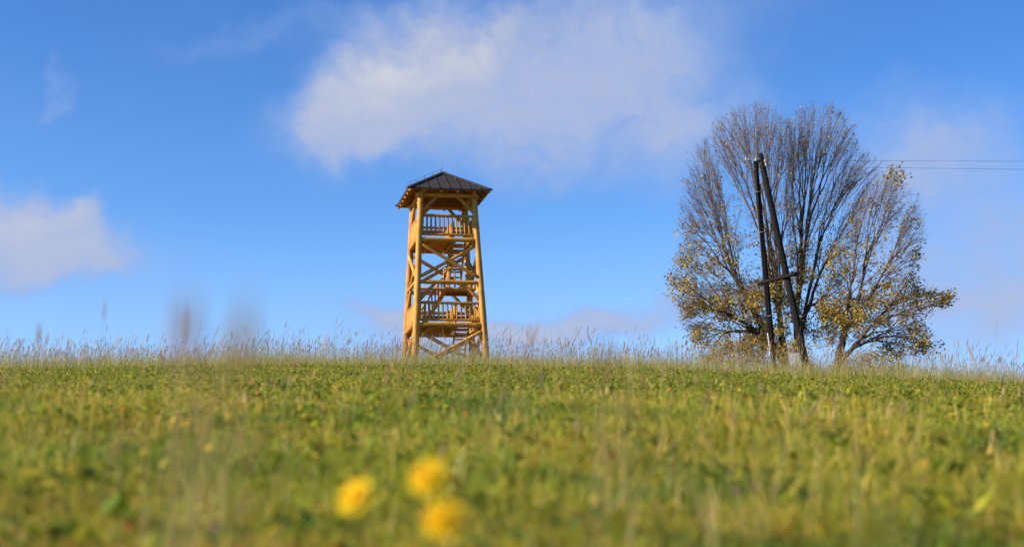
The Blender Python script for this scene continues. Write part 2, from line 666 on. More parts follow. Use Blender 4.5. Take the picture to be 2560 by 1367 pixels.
def build_sward():
    P = Pile()
    for (n, r0, r1, pw, segs, hmul) in ((260000, 2.3, 14, 0.2, 3, 0.95), (330000, 10, 54, 0.25, 2, 0.66)):
        x, y = scatter(n, r0, r1, pw)
        r = np.hypot(x, y)
        z = ground(x, y) - 0.01
        patch = vnoise(x, y, 0.55, 1) * 0.55 + vnoise(x, y, 0.17, 2) * 0.45
        big = vnoise(x, y, 2.6, 5)
        h = (0.035 + 0.19 * patch ** 1.8 + 0.05 * big) * rng.uniform(0.55, 1.25, n) * hmul * np.clip(0.45 + (r - 2.3) * 0.16, 0.45, 1.0)
        tallb = (rng.random(n) < 0.022) & (r > 4)
        h = np.where(tallb, h * 1.5 + 0.05, h)
        w = np.clip(0.0030 + 0.00018 * r, 0.0030, 0.011) * rng.uniform(0.6, 1.5, n)
        lean = np.where(tallb, rng.uniform(0.05, 0.4, n), rng.uniform(0.2, 1.25, n))
        colr = pick(n, PAL_G, WT_G)
        colr = np.where(tallb[:, None], colr * np.array([[1.25, 1.12, 1.3]]), colr)
        hue = vnoise(x, y, 0.9, 8)[:, None]
        colr = colr * (1 - 0.35 * (hue - 0.5) * np.array([[-0.5, 0.3, 0.2]]))
        lush = np.clip((vnoise(x, y, 1.1, 14) * 0.6 + vnoise(x, y, 0.38, 15) * 0.4 - 0.56) * 6, 0, 1)[:, None]
        colr = colr * 1.36 * (1 - lush * np.array([[0.60, 0.38, 0.35]]))
        dry = (vnoise(x, y, 1.3, 11) > 0.60)[:, None]
        colr = np.where(dry & (rng.random((n, 1)) < 0.4), colr * np.array([[1.45, 1.12, 1.5]]), colr)
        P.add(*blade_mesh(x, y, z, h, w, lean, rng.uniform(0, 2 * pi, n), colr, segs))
    tag(P.build('meadow_grass', GRASS), 'short olive green meadow grass covering the hillside', 'grass', kind='stuff')
    # broad leaves: clover, plantain, rosettes
    P = Pile()
    n = 110000
    x, y = scatter(n, 2.3, 50, 0.25)
    # rosettes of bigger leaves (plantain, dandelion) in loose groups
    gx, gy = scatter(320, 2.8, 16, 0.5)
    bx_ = np.repeat(gx, 9) + rng.normal(0, 0.05, 320 * 9)
    by_ = np.repeat(gy, 9) + rng.normal(0, 0.05, 320 * 9)
    nbig = len(bx_)
    x, y = np.concatenate([x, bx_]), np.concatenate([y, by_])
    bigleaf = np.concatenate([np.zeros(n, bool), np.ones(nbig, bool)])
    r = np.hypot(x, y)
    keep = vnoise(x, y, 0.45, 21) + 0.35 * rng.random(len(x)) > 0.40
    keep |= bigleaf
    x, y, r, bigleaf = x[keep], y[keep], r[keep], bigleaf[keep]
    n = len(x)
    z = ground(x, y) + (0.03 + 0.10 * vnoise(x, y, 0.55, 1)) * rng.uniform(0.4, 1.2, n) * np.clip(0.5 + (r - 2.3) * 0.15, 0.5, 1.0)
    s = 0.006 + 0.020 * rng.random(n) ** 2.2 + 0.00012 * r
    s = np.where(bigleaf, rng.uniform(0.018, 0.040, n), s)
    z = np.where(bigleaf, z + 0.03, z)
    yaw = rng.uniform(0, 2 * pi, n)
    tl = rng.uniform(-0.9, 0.9, n)
    ax = np.stack([np.cos(yaw) * np.cos(tl), np.sin(yaw) * np.cos(tl), np.sin(tl)], 1)
    bx = np.stack([-np.sin(yaw), np.cos(yaw), rng.uniform(-0.6, 0.6, n)], 1)
    c0 = np.stack([x, y, z], 1)
    ring = []
    for th, k in ((0, 1.25), (1.05, 0.8), (2.1, 0.75), (3.14, 0.9), (4.2, 0.75), (5.25, 0.8)):
        ring.append(c0 + (ax * cos(th) * 1.2 + bx * sin(th) * 0.85) * (s * k)[:, None])
    V = np.stack(ring, 1).reshape(-1, 3)
    F = (np.arange(n)[:, None] * 6 + np.arange(6)[None]).ravel()
    colr = pick(n, [(0.12, 0.18, 0.014), (0.21, 0.24, 0.016), (0.30, 0.28, 0.018), (0.44, 0.31, 0.03), (0.50, 0.14, 0.04), (0.07, 0.12, 0.015)], [0.3, 0.3, 0.2, 0.10, 0.010, 0.14])
    colr = colr * 1.15
    P.add(V, F, np.full(n, 6), np.repeat(colr, 6, 0))
    tag(P.build('meadow_leaves', LEAF), 'low broad leaves of clover and herbs growing in the grass', 'ground cover', kind='stuff')


def stalk_mesh(P, x, y, z, h, sw, hl, hw, lean, ldir, sc, hc, segs=5):
    """grass stalks with a seed head: crossed ribbons for the stem, three crossed spindles for the head"""
    n = len(x)
    lx, ly = np.cos(ldir), np.sin(ldir)

    def pos(t):
        return np.stack([x + lx * lean * h * t ** 2, y + ly * lean * h * t ** 2, z + h * (t - 0.12 * lean * t ** 3)], 1)
    ts = np.linspace(0, 1, segs + 1)
    f0 = rng.uniform(0, 2 * pi, n)
    for q in range(2):
        fd = f0 + q * pi / 2
        wv = np.stack([np.cos(fd), np.sin(fd), np.zeros(n)], 1)
        V = []
        for t in ts:
            p = pos(t)
            ww = (sw * (1 - 0.5 * t))[:, None] * 0.5
            V += [p - wv * ww, p + wv * ww]
        k = len(V)
        V = np.stack(V, 1).reshape(-1, 3)
        base = np.arange(n) * k
        F = np.concatenate([np.stack([base + 2 * i, base + 2 * i + 1, base + 2 * i + 3, base + 2 * i + 2], 1).ravel() for i in range(segs)])
        P.add(V, F, np.full(n * segs, 4), np.repeat(sc, k, 0))
    t0 = 1 - hl / h
    for q in range(3):
        fd = f0 + 0.4 + q * pi / 3
        wv = np.stack([np.cos(fd), np.sin(fd), np.zeros(n)], 1)
        V = []
        prof = ((0.0, 0.15), (0.2, 0.8), (0.5, 1.0), (0.8, 0.6), (1.06, 0.08))
        for u, kk in prof:
            p = pos(t0 + (1 - t0) * u)
            ww = (hw * kk)[:, None] * 0.5 * rng.uniform(0.7, 1.25, (n, 1))
            V += [p - wv * ww, p + wv * ww]
        k = len(V)
        V = np.stack(V, 1).reshape(-1, 3)
        base = np.arange(n) * k
        sg = len(prof) - 1
        F = np.concatenate([np.stack([base + 2 * i, base + 2 * i + 1, base + 2 * i + 3, base + 2 * i + 2], 1).ravel() for i in range(sg)])
        P.add(V, F, np.full(n * sg, 4), np.repeat(hc, k, 0))


PAL_STEM = [(0.34, 0.32, 0.10), (0.52, 0.42, 0.18), (0.66, 0.53, 0.27), (0.22, 0.24, 0.08)]
PAL_HEAD = [(0.54, 0.38, 0.22), (0.46, 0.31, 0.20), (0.64, 0.49, 0.28), (0.34, 0.23, 0.16), (0.30, 0.25, 0.11)]


def build_tall_grass():
    P = Pile()
    # the unmown belt along the brow of the hill
    n = 13000
    x, y = scatter(n, 37, 68, 1.0, 24)
    dens = vnoise(x, y, 2.2, 31) * 0.7 + vnoise(x, y, 0.7, 32) * 0.5
    keep = dens + 0.35 * rng.random(n) > 0.38
    x, y = x[keep], y[keep]
    n = len(x)
    z = ground(x, y) - 0.02
    h = (rng.normal(0.72, 0.18, n) + 0.40 * (rng.random(n) < 0.05)).clip(0.3, 1.5) * (0.65 + 0.7 * vnoise(x, y, 2.4, 33))
    stalk_mesh(P, x, y, z, h, rng.uniform(0.0035, 0.007, n), h * rng.uniform(0.12, 0.24, n), rng.uniform(0.007, 0.022, n),
               np.abs(rng.normal(0.0, 0.30, n)), rng.normal(0.4, 1.1, n), pick(n, PAL_STEM, [3, 4, 3, 2]), pick(n, PAL_HEAD, [3, 3, 3, 2, 1]))
    # thin stems and leaves between them
    n = 70000
    x, y = scatter(n, 36, 68, 1.0, 24)
    z = ground(x, y) - 0.02
    h = rng.uniform(0.14, 0.58, n) * (0.55 + 0.9 * vnoise(x, y, 2.0, 34))
    P.add(*blade_mesh(x, y, z, h, rng.uniform(0.006, 0.012, n), rng.uniform(0.1, 0.7, n), rng.uniform(0, 2 * pi, n),
                      pick(n, [(0.24, 0.27, 0.05), (0.38, 0.35, 0.09), (0.56, 0.45, 0.19)], [3, 4, 3]), 3))
    # longer grass where the meadow runs up into the belt
    n = 16000
    x, y = scatter(n, 22, 42, 1.0, 24)
    keep = vnoise(x, y, 1.5, 36) > 0.45
    x, y = x[keep], y[keep]
    n = len(x)
    z = ground(x, y) - 0.02
    P.add(*blade_mesh(x, y, z, rng.uniform(0.07, 0.22, n), rng.uniform(0.005, 0.010, n), rng.uniform(0.1, 0.9, n), rng.uniform(0, 2 * pi, n),
                      pick(n, [(0.22, 0.25, 0.04), (0.32, 0.30, 0.06), (0.46, 0.38, 0.14)], [3, 4, 2]), 3))
    # loose stalks standing on the slope
    n = 420
    x, y = scatter(n, 4.0, 32, 0.5)
    z = ground(x, y) - 0.01
    h = rng.uniform(0.22, 0.5, n)
    stalk_mesh(P, x, y, z, h, rng.uniform(0.0025, 0.004, n), h * rng.uniform(0.16, 0.28, n), rng.uniform(0.006, 0.016, n),
               np.abs(rng.normal(0.1, 0.25, n)), rng.normal(0.4, 1.2, n), pick(n, PAL_STEM, [2, 4, 4, 1]), pick(n, PAL_HEAD, [3, 2, 4, 1, 1]))
    # tufts of dry straw-coloured grass nearer the lens
    for (px, py, Y, k) in ((520, 960, 4.2, 60), (480, 1080, 3.2, 50), (1500, 985, 4.6, 50), (1920, 980, 5.2, 40), (1560, 1060, 3.6, 30), (2180, 1010, 4.2, 30), (1240, 960, 7.0, 30), (330, 1020, 4.5, 24), (1330, 1290, 2.1, 24), (1720, 1230, 2.4, 18)):
        c = at(px, py, Y)
        k = k // 3
        x = c.x + rng.normal(0, 0.07, k)
        y = c.y + rng.normal(0, 0.12, k)
        z = ground(x, y) - 0.01
        k = len(x)
        top = (c.z - z).clip(0.12, 0.5)
        h = top * rng.uniform(0.6, 1.15, k)
        stalk_mesh(P, x, y, z, h, np.full(k, 0.0028), h * 0.3, rng.uniform(0.004, 0.009, k), np.abs(rng.normal(0.1, 0.2, k)),
                   rng.normal(0.4, 1.0, k), pick(k, PAL_STEM[:3], [1, 1, 1]), pick(k, [(0.50, 0.40, 0.15), (0.56, 0.46, 0.20), (0.42, 0.34, 0.12)], [1, 1, 1]))
    tag(P.build('tall_grass', STRAW), 'tall dry seed-headed grass standing along the brow of the hill', 'grass', kind='stuff')


build_sward()
build_tall_grass()


# ------------------------------------------------------------------ the lookout tower
def build_tower():
    base = at(1112, 922, 71.0)
    T = thing('lookout_tower', base, 'orange peeled log lookout tower with dark pyramid metal roof on the grassy hilltop', 'tower', rz=radians(12.6))
    W = lambda h: 1.78 - 0.049 * h          # half spacing of the posts at height h
    LOWB, MIDB, TOPB = 1.97, 4.13, 6.31
    corners = [(-1, -1), (1, -1), (1, 1), (-1, 1)]

    def cp(sx, sy, h, dx=0.0, dy=0.0):
        return Vector((sx * (W(h)) + dx, sy * (W(h)) + dy, h))

    def one(name, p0, p1, r0, r1=None, mat=LOG, **kw):
        m = MB()
        m.log(p0, p1, r0, r1, **kw)
        return m.build(name, mat, T)

    # posts
    for k, (sx, sy) in enumerate(corners):
        p = one('post', cp(sx, sy, -0.9), cp(sx, sy, 8.62), 0.185, 0.150, sides=20, rough=0.035, bow=0.02, seed=k + 40)
        if (sx, sy) == (-1, -1):
            for hh in (1.25, 2.55, 3.75, 4.9, 6.05, 7.15, 8.2):
                m = MB()
                c = cp(sx, sy, hh)
                rr = 0.182 - 0.0037 * hh + 0.006
                pts = [c + Vector((cos(t) * rr, sin(t) * rr, 0.06 * cos(t - 2.6))) for t in [2 * pi * i / 24 for i in range(25)]]
                m.tube(pts, 0.007, 5)
                m.build('band', DARKMETAL, p)
    # horizontal beams
    sides = [(0, 1), (1, 2), (2, 3), (3, 0)]
    for (h, r, proud) in ((LOWB, 0.128, 0.03), (MIDB, 0.112, 0.03), (TOPB, 0.118, 0.03), (8.62, 0.12, 0.0)):
        for i, j in sides:
            a, b = corners[i], corners[j]
            dz = 0.0 if i in (0, 2) else 0.04
            p0, p1 = cp(a[0], a[1], h), cp(b[0], b[1], h)
            out = (p0 + p1) * 0.5
            out.z = 0
            out = out.normalized() * proud
            d = (p1 - p0).normalized() * (0.10 if h < 8 else -0.25)
            one('beam' if h < 8 else 'top_plate', p0 + d + out + Vector((0, 0, dz)), p1 - d + out + Vector((0, 0, dz)), r, r * 0.97, taper=0.35 if h < 8 else 0.0, rough=0.06, tl=0.25)

    # cross braces: lower bay and the bay under the top platform
    def brace(i, j, h0, h1, off, r=0.092):
        a, b = corners[i], corners[j]
        p0, p1 = cp(a[0], a[1], h0), cp(b[0], b[1], h1)
        n = (cp(a[0], a[1], 3) + cp(b[0], b[1], 3)) * 0.5
        n.z = 0
        n.normalize()
        d = (p1 - p0).normalized() * 0.15
        one('cross_brace', p0 + d + n * off, p1 - d + n * off, r, r * 0.92, taper=0.3, rough=0.06, tl=0.2)
    for i, j in sides:
        brace(i, j, 0.0 - 0.15, LOWB - 0.24, 0.07)
        brace(j, i, 0.0 - 0.15, LOWB - 0.24, -0.11)
        brace(i, j, MIDB + 0.20, TOPB - 0.22, -0.09)
        brace(j, i, MIDB + 0.20, TOPB - 0.22, 0.09)
        # knee braces under the middle beam and under the top plate
        a, b = corners[i], corners[j]
        for (s, e) in ((a, b), (b, a)):
            for (h0, h1, t) in ((3.14, MIDB - 0.09, 0.27), (7.66, 8.56, 0.31)):
                p0 = cp(s[0], s[1], h0)
                q = cp(s[0], s[1], h1).lerp(cp(e[0], e[1], h1), t)
                d = (q - p0).normalized() * 0.14
                one('knee_brace', p0 + d, q + d * 0.3, 0.09, 0.082, taper=0.2, rough=0.05, tl=0.15)

    # platforms
    def deck(h, x0, x1, y0, y1, name='platform'):
        m = MB()
        y = y0
        while y < y1 - 0.02:
            w = 0.135
            m.box(((x0 + x1) / 2, y + w / 2, h), (x1 - x0 + random.uniform(-0.03, 0.03), w - 0.012, 0.042))
            y += w
        d = m.build(name, PLANK, T, smooth=False)
        return d
    for h in (LOWB, TOPB):
        w = W(h)
        d = deck(h + 0.055, -w + 0.12, 0.34, -w + 0.10, w - 0.32)
        deck(h + 0.055, 0.34, w - 0.12, -w + 0.10, -w + 0.60)
        for xj in (-w * 0.55, 0.30):
            m = MB()
            m.log((xj, -w + 0.05, h - 0.085), (xj, w - 0.05, h - 0.085), 0.09, 0.085)
            m.build('joist', LOG, d)
        m = MB()
        m.log((w - 0.25, -w + 0.05, h - 0.07), (w - 0.25, w - 0.05, h - 0.07), 0.08, 0.08)
        m.build('joist', LOG, d)
    w = W(MIDB)
    d = deck(MIDB - 0.02, 0.02, w - 0.12, 0.12, w - 0.10, 'landing')
    m = MB(); m.log((-w + 0.05, 0.05, MIDB - 0.06), (w - 0.05, 0.05, MIDB - 0.06), 0.095, 0.09); m.build('joist', LOG, d)
    m = MB(); m.log((0.0, 0.0, MIDB - 0.16), (0.0, w - 0.05, MIDB - 0.16), 0.085, 0.085); m.build('joist', LOG, d)
    m = MB(); m.box((0.75, w - 0.55, MIDB - 0.15), (1.3, 0.10, 0.16)); m.build('joist', SOFFIT, d, smooth=False)

    # railings
    def railing(a, b, hb, ht, n, pickets=True, skip=0.0):
        p0, p1 = cp(a[0], a[1], ht), cp(b[0], b[1], ht)
        q0, q1 = cp(a[0], a[1], hb), cp(b[0], b[1], hb)
        d = (p1 - p0).normalized() * 0.13
        R = one('railing', p0 + d, p1 - d, 0.078, 0.072, taper=0.25, rough=0.06, tl=0.14)
        m = MB()
        m.log(q0 + d, q1 - d, 0.068, 0.064, taper=0.25, tl=0.14)
        m.build('bottom_rail', LOG, R)
        if pickets:
            for k in range(n):
                t = (k + 0.75) / (n + 0.5)
                m = MB()
                u = q0.lerp(q1, t) + Vector((random.uniform(-0.012, 0.012), 0, 0))
                v = p0.lerp(p1, t)
                m.log(u, v, 0.054 * random.uniform(0.85, 1.15), 0.050, sides=10, rings=7, rough=0.07)
                m.build('picket', LOG, R)
        else:
            m = MB()
            e0, e1 = cp(a[0], a[1], ht - 0.22), cp(b[0], b[1], ht - 0.22)
            m.box((e0 + e1) / 2, ((e1 - e0).length - 0.3, 0.06, 0.17))
            m.build('rail_board', SOFFIT, R, smooth=False)
    for (lv, tp) in ((LOWB, 3.09), (TOPB, 7.54)):
        hb = lv + 0.26
        railing(corners[0], corners[1], hb, tp, 14 if lv < 3 else 13)
        railing(corners[3], corners[0], hb, tp, 13)
        railing(corners[1], corners[2], hb, tp, 12)
        railing(corners[2], corners[3], hb, tp, 0, False)

    # stairs
    def flight(p0, p1, width, wdir, n, rail=None):
        """p0, p1: middle of the bottom and top edge; wdir: direction across the steps"""
        p0, p1, wdir = Vector(p0), Vector(p1), Vector(wdir)
        run = (p1 - p0)
        flat = Vector((run.x, run.y, 0)).normalized()
        S = None
        zax = run.normalized()
        yax = zax.cross(wdir).normalized()
        M = Matrix((wdir, yax, zax)).transposed()
        for s in (-1, 1):
            m = MB()
            m.box((p0 + p1) / 2 + wdir * (s * width / 2), (0.055, 0.20, run.length + 0.1), M)
            o = m.build('stringer' if S else 'stair', PLANK, S or T, smooth=False)
            S = S or o
        Mt = Matrix((wdir, flat, Vector((0, 0, 1)))).transposed()
        for k in range(n):
            c = p0 + run * ((k + 0.6) / n)
            m = MB()
            m.box(c, (width - 0.058, 0.25, 0.045), Mt)
            m.build('tread', PLANK, S, smooth=False)
        if rail is not None:
            up = Vector((0, 0, 0.92))
            e = wdir * (rail * (width / 2 + 0.06))
            m = MB()
            m.log(p0 + up + e, p1 + up + e, 0.055, 0.05)
            m.build('handrail', LOG, S)
            for k in range(8):
                c = p0 + run * ((k + 0.3) / 8) + e
                m = MB()
                m.log(c - Vector((0, 0, 0.05)), c + up, 0.042, 0.04, sides=8, rings=5)
                m.build('baluster', LOG, S)
    flight((0.72, 1.05, -0.05), (0.72, -1.05, LOWB), 0.66, (1, 0, 0), 9)
    flight((-1.15, 0.55, LOWB + 0.1), (0.20, 0.55, MIDB), 0.66, (0, 1, 0), 9, rail=-1)
    flight((0.70, 1.00, MIDB), (0.66, -0.85, TOPB), 0.60, (1, 0, 0), 9, rail=-1)
    # stairwell guard on both platforms: newel posts and rails
    for lv in (LOWB, TOPB):
        w = W(lv)
        m = MB(); m.log((0.36, -w + 0.62, lv - 0.05), (0.36, -w + 0.62, lv + 1.12), 0.075, 0.07); g = m.build('newel', LOG, T)
        m = MB(); m.log((0.36, w - 0.5, lv - 0.05), (0.36, w - 0.5, lv + 1.1), 0.07, 0.065); m.build('newel', LOG, T)
        m = MB(); m.log((0.36, -w + 0.62, lv + 1.02), (0.36, w - 0.5, lv + 1.02), 0.055, 0.05); gr = m.build('guard_rail', LOG, T)
        for k in range(7):
            yy = -w + 0.62 + (2 * w - 1.12) * (k + 1) / 8
            m = MB(); m.log((0.36, yy, lv + 0.05), (0.36, yy, lv + 1.02), 0.042, 0.04, sides=8, rings=5); m.build('baluster', LOG, gr)
    # landing guard, front side of the middle landing
    m = MB(); m.log((0.02, 0.06, MIDB + 0.98), (w, 0.06, MIDB + 0.98), 0.055, 0.05); gr = m.build('guard_rail', LOG, T)
    for k in range(4):
        xx = 0.02 + 0.28 * k
        m = MB(); m.log((xx, 0.06, MIDB), (xx, 0.06, MIDB + 0.98), 0.045, 0.042, sides=8, rings=5); m.build('baluster', LOG, gr)

    # roof
    E, ez, az_ = 2.10, 8.80, 10.16
    th = 0.045
    m = MB()
    ring = [Vector((sx * E, sy * E, ez)) for sx, sy in corners]
    apex = Vector((0, 0, az_))
    vs = ring + [p - Vector((0, 0, th)) for p in ring] + [apex, apex - Vector((0, 0, th))]
    fs = []
    for i in range(4):
        j = (i + 1) % 4
        fs += [(i, j, 8), (j + 4, i + 4, 9), (i, i + 4, j + 4, j)]
    m.add(vs, fs)
    roof = m.build('roof', ROOF, T, smooth=False)
    slope = (az_ - ez) / E
    for i in range(4):
        A, B = ring[i], ring[(i + 1) % 4]
        e = (B - A).normalized()
        inw = Vector((-(A + B).x, -(A + B).y, 0)).normalized()
        for k in range(1, 8):
            u = k / 8
            p = A.lerp(B, u)
            reach = min(u, 1 - u) * 2 * E
            q = p + inw * reach + Vector((0, 0, reach * slope))
            m2 = MB()
            up = (Vector((0, 0, 1)) - inw * slope).normalized()
            d = (q - p).normalized()
            M = Matrix((e, d, up)).transposed()
            m2.box((p + q) / 2 + up * 0.018, (0.022, (q - p).length, 0.04), M)
            m2.build('seam', ROOF, roof, smooth=False)
        # hip cap
        m2 = MB()
        d = (apex - A)
        dn = d.normalized()
        side = dn.cross(Vector((0, 0, 1))).normalized()
        up = side.cross(dn)
        n1 = (side * 0.16 - up * 0.055)
        n2 = (-side * 0.16 - up * 0.055)
        a0, a1 = A - dn * 0.02, apex
        o3 = up * 0.055
        vs = [a0 + n1 + o3, a0 + o3, a0 + n2 + o3, a1 + n1 + o3, a1 + o3, a1 + n2 + o3]
        vs += [p - up * 0.03 for p in vs]
        m2.add(vs, [(0, 1, 4, 3), (1, 2, 5, 4), (7, 6, 9, 10), (8, 7, 10, 11), (0, 6, 7, 1), (1, 7, 8, 2), (3, 4, 10, 9), (4, 5, 11, 10), (0, 3, 9, 6), (2, 8, 11, 5)])
        m2.build('hip_cap', ROOF, roof, smooth=False)
    # board lining under the roof
    m = MB()
    dz = 0.06
    for i in range(4):
        A, B = ring[i], ring[(i + 1) % 4]
        nb = 17
        for k in range(nb):
            t0, t1 = k / nb, (k + 0.965) / nb
            a0, b0 = A.lerp(Vector((0, 0, az_)), t0), B.lerp(Vector((0, 0, az_)), t0)
            a1, b1 = A.lerp(Vector((0, 0, az_)), t1), B.lerp(Vector((0, 0, az_)), t1)
            sh = 0.985
            q = []
            for p in (a0, b0, b1, a1):
                q.append(Vector((p.x * sh, p.y * sh, p.z - dz)))
            vs = q + [p - Vector((0, 0, 0.022)) for p in q]
            m.add(vs, [(0, 1, 2, 3), (7, 6, 5, 4), (0, 4, 5, 1), (1, 5, 6, 2), (2, 6, 7, 3), (3, 7, 4, 0)])
    lining = m.build('roof_lining', SOFFIT, T, smooth=False)
    # rafters with their ends showing at the eaves, and the hip rafters
    for i in range(4):
        A, B = ring[i], ring[(i + 1) % 4]
        inw = Vector((-(A + B).x, -(A + B).y, 0)).normalized()
        for k in range(1, 5):
            u = k / 5
            p = A.lerp(B, u) + inw * 0.07
            reach = min(u, 1 - u) * 2 * E - 0.1
            q = p + inw * reach + Vector((0, 0, reach * slope))
            m = MB()
            m.log(p - Vector((0, 0, 0.15)), q - Vector((0, 0, 0.15)), 0.06, 0.055, sides=10)
            m.build('rafter', LOG, T)
        m = MB()
        p = A * 0.97
        p.z = ez + 0.03 * E * slope
        m.log(p - Vector((0, 0, 0.16)), apex - Vector((0, 0, 0.20)), 0.075, 0.07, sides=10)
        m.build('hip_rafter', LOG, T)
    # lightning conductor: rod at the apex, wire on little stand-offs down two hips
    m = MB(); m.tube([apex - Vector((0, 0, 0.05)), apex + Vector((0, 0, 0.60))], [0.010, 0.004], 6); rod = m.build('lightning_rod', WIRE, T)
    for i in (0, 1):
        A = ring[i]
        pts = [apex.lerp(A, t) + Vector((0, 0, 0.20)) for t in (0.0, 0.05, 0.3, 0.55, 0.8, 0.97)]
        if i == 1:
            pts = pts[:2]
            pts[-1] = apex.lerp(A, 0.1) + Vector((0, 0, 0.1))
        else:
            pts.append(A + Vector((-0.06, -0.06, 0.12)))
        m = MB()
        m.tube(pts, 0.007, 5)
        m.build('conductor_wire', WIRE, rod)
        if i == 0:
            for t in (0.06, 0.3, 0.53, 0.75, 0.93):
                c = apex.lerp(A, t)
                m = MB(); m.tube([c + Vector((0, 0, 0.03)), c + Vector((0, 0, 0.21))], 0.013, 5); m.build('stand_off', WIRE, rod)
    return T


build_tower()


# ------------------------------------------------------------------ trees
def seg_tubes(P, A, B, ra, rb, colr, sides=3):
    """many tapered open tubes at once"""
    A = np.asarray(A); B = np.asarray(B)
    n = len(A)
    d = B - A
    d /= np.linalg.norm(d, axis=1)[:, None] + 1e-9
    ref = np.where(np.abs(d[:, 2:3]) > 0.9, np.array([[1.0, 0, 0]]), np.array([[0, 0, 1.0]]))
    u = np.cross(d, ref); u /= np.linalg.norm(u, axis=1)[:, None]
    w = np.cross(d, u)
    V = []
    for (c, r) in ((A, ra), (B, rb)):
        for s in range(sides):
            th = 2 * pi * s / sides
            V.append(c + (u * cos(th) + w * sin(th)) * np.asarray(r)[:, None])
    V = np.stack(V, 1).reshape(-1, 3)
    base = np.arange(n) * 2 * sides
    F = np.concatenate([np.stack([base + s, base + (s + 1) % sides, base + sides + (s + 1) % sides, base + sides + s], 1) for s in range(sides)]).ravel()
    P.add(V, F, np.full(n * sides, 4), np.repeat(colr, 2 * sides, 0))


def in_poly(px, py, poly):
    poly = np.asarray(poly, float)
    x0, y0 = poly[:, 0], poly[:, 1]
    x1, y1 = np.roll(x0, -1), np.roll(y0, -1)
    c = np.zeros(len(px), bool)
    for a, b_, p, q in zip(x0, y0, x1, y1):
        cond = ((b_ > py) != (q > py)) & (px < (p - a) * (py - b_) / (q - b_ + 1e-9) + a)
        c ^= cond
    return c


def crown_tips(n, poly, Y, depth, ROOTPX):
    """twig ends spread through the crown: its outline at its real size, rounded in depth"""
    poly = np.asarray(poly, float)
    lo, hi = poly.min(0), poly.max(0)
    pts = []
    while len(pts) < n:
        px = rng.uniform(lo[0], hi[0], 4 * n)
        py = rng.uniform(lo[1], hi[1], 4 * n)
        k = in_poly(px, py, poly)
        px, py = px[k], py[k]
        # half width of the outline in this row, for the depth
        for a, b_ in zip(px, py):
            row = in_poly(np.linspace(lo[0], hi[0], 24), np.full(24, b_), poly)
            xs = np.linspace(lo[0], hi[0], 24)[row]
            if len(xs) < 2:
                continue
            c, hw = (xs[0] + xs[-1]) / 2, (xs[-1] - xs[0]) / 2 + 8
            u = min(1, abs(a - c) / hw)
            dy = sqrt(1 - u * u) * depth * min(1.0, hw / 150.0)
            # most twig ends sit in the outer shell of the crown
            e = np.array([a, b_]) + (np.array([a, b_]) - np.array(ROOTPX)) * 0.22
            if in_poly(e[:1], e[1:], poly)[0] and rng.random() > 0.42:
                continue
            pts.append(at(a, b_, Y + rng.uniform(-1, 1) * dy))
            if len(pts) >= n:
                break
    return np.array([tuple(p) for p in pts])


def grow(root, tips, rtip, up=0.55, step=0.21, trunk_rise=1.0):
    """branches that fork again and again towards the twig ends; thickness by the pipe rule"""
    segs = []
    tw = []
    EXPO = 0.50

    def rec(p, d, idx, depth):
        n = len(idx)
        r = rtip * n ** EXPO
        if n == 1:
            t = tips[idx[0]]
            m = (p + t) * 0.5 + d * 0.12 * np.linalg.norm(t - p) + rng.normal(0, 0.05, 3)
            segs.append((p, m, r * 1.15, r * 0.9)); segs.append((m, t, r * 0.9, r * 0.6))
            v = t - m
            tw.append((t, v / (np.linalg.norm(v) + 1e-9)))
            return
        v = tips[idx] - p
        L = np.linalg.norm(v, axis=1)
        dirs = v / (L[:, None] + 1e-9)
        dirs = dirs + (v / (L.mean() + 1e-9)) * 0.35
        # two-means on direction
        c = dirs.mean(0)
        x = dirs - c
        cov = x.T @ x
        ev, evec = np.linalg.eigh(cov)
        ax = evec[:, -1] + rng.normal(0, 0.25, 3)
        s = x @ ax
        cut = np.quantile(s, rng.uniform(0.3, 0.7)) if n > 2 else np.median(s)
        g1 = idx[s <= cut]
        g2 = idx[s > cut]
        if len(g1) == 0 or len(g2) == 0:
            g1, g2 = idx[: n // 2], idx[n // 2:]
        for g in (g1, g2):
            cen = tips[g].mean(0)
            tv = cen - p
            tl = np.linalg.norm(tv)
            nd = tv / (tl + 1e-9)
            nd = nd * 0.66 + d * 0.34 + np.array([0, 0, 0.10 * up]) + rng.normal(0, 0.085, 3)
            nd /= np.linalg.norm(nd)
            sl_ = max(0.10, step * tl * rng.uniform(0.7, 1.3))
            mid = p + (nd * 0.6 + d * 0.4) * sl_ * 0.5 + rng.normal(0, 0.016 * sl_ + 0.004, 3)
            q = p + nd * sl_
            rg = rtip * len(g) ** EXPO
            segs.append((p, mid, rg * 1.05, rg)); segs.append((mid, q, rg, rg * 0.96))
            rec(q, nd, g, depth + 1)
    root = np.asarray(root, float)
    d0 = np.array([0, 0, 1.0])
    rr = rtip * len(tips) ** EXPO
    top = root + d0 * trunk_rise
    segs.append((root - d0 * 0.3, root, rr * 1.35, rr * 1.15)); segs.append((root, top, rr * 1.15, rr))
    rec(top, d0, np.arange(len(tips)), 0)
    return segs, tw


LEAFPAL = [(0.44, 0.32, 0.06), (0.54, 0.40, 0.065), (0.36, 0.19, 0.05), (0.28, 0.26, 0.055), (0.44, 0.25, 0.05), (0.20, 0.14, 0.065), (0.34, 0.29, 0.05)]
LEAFWT = [3, 2, 2.2, 2, 1.6, 1.8, 2.2]


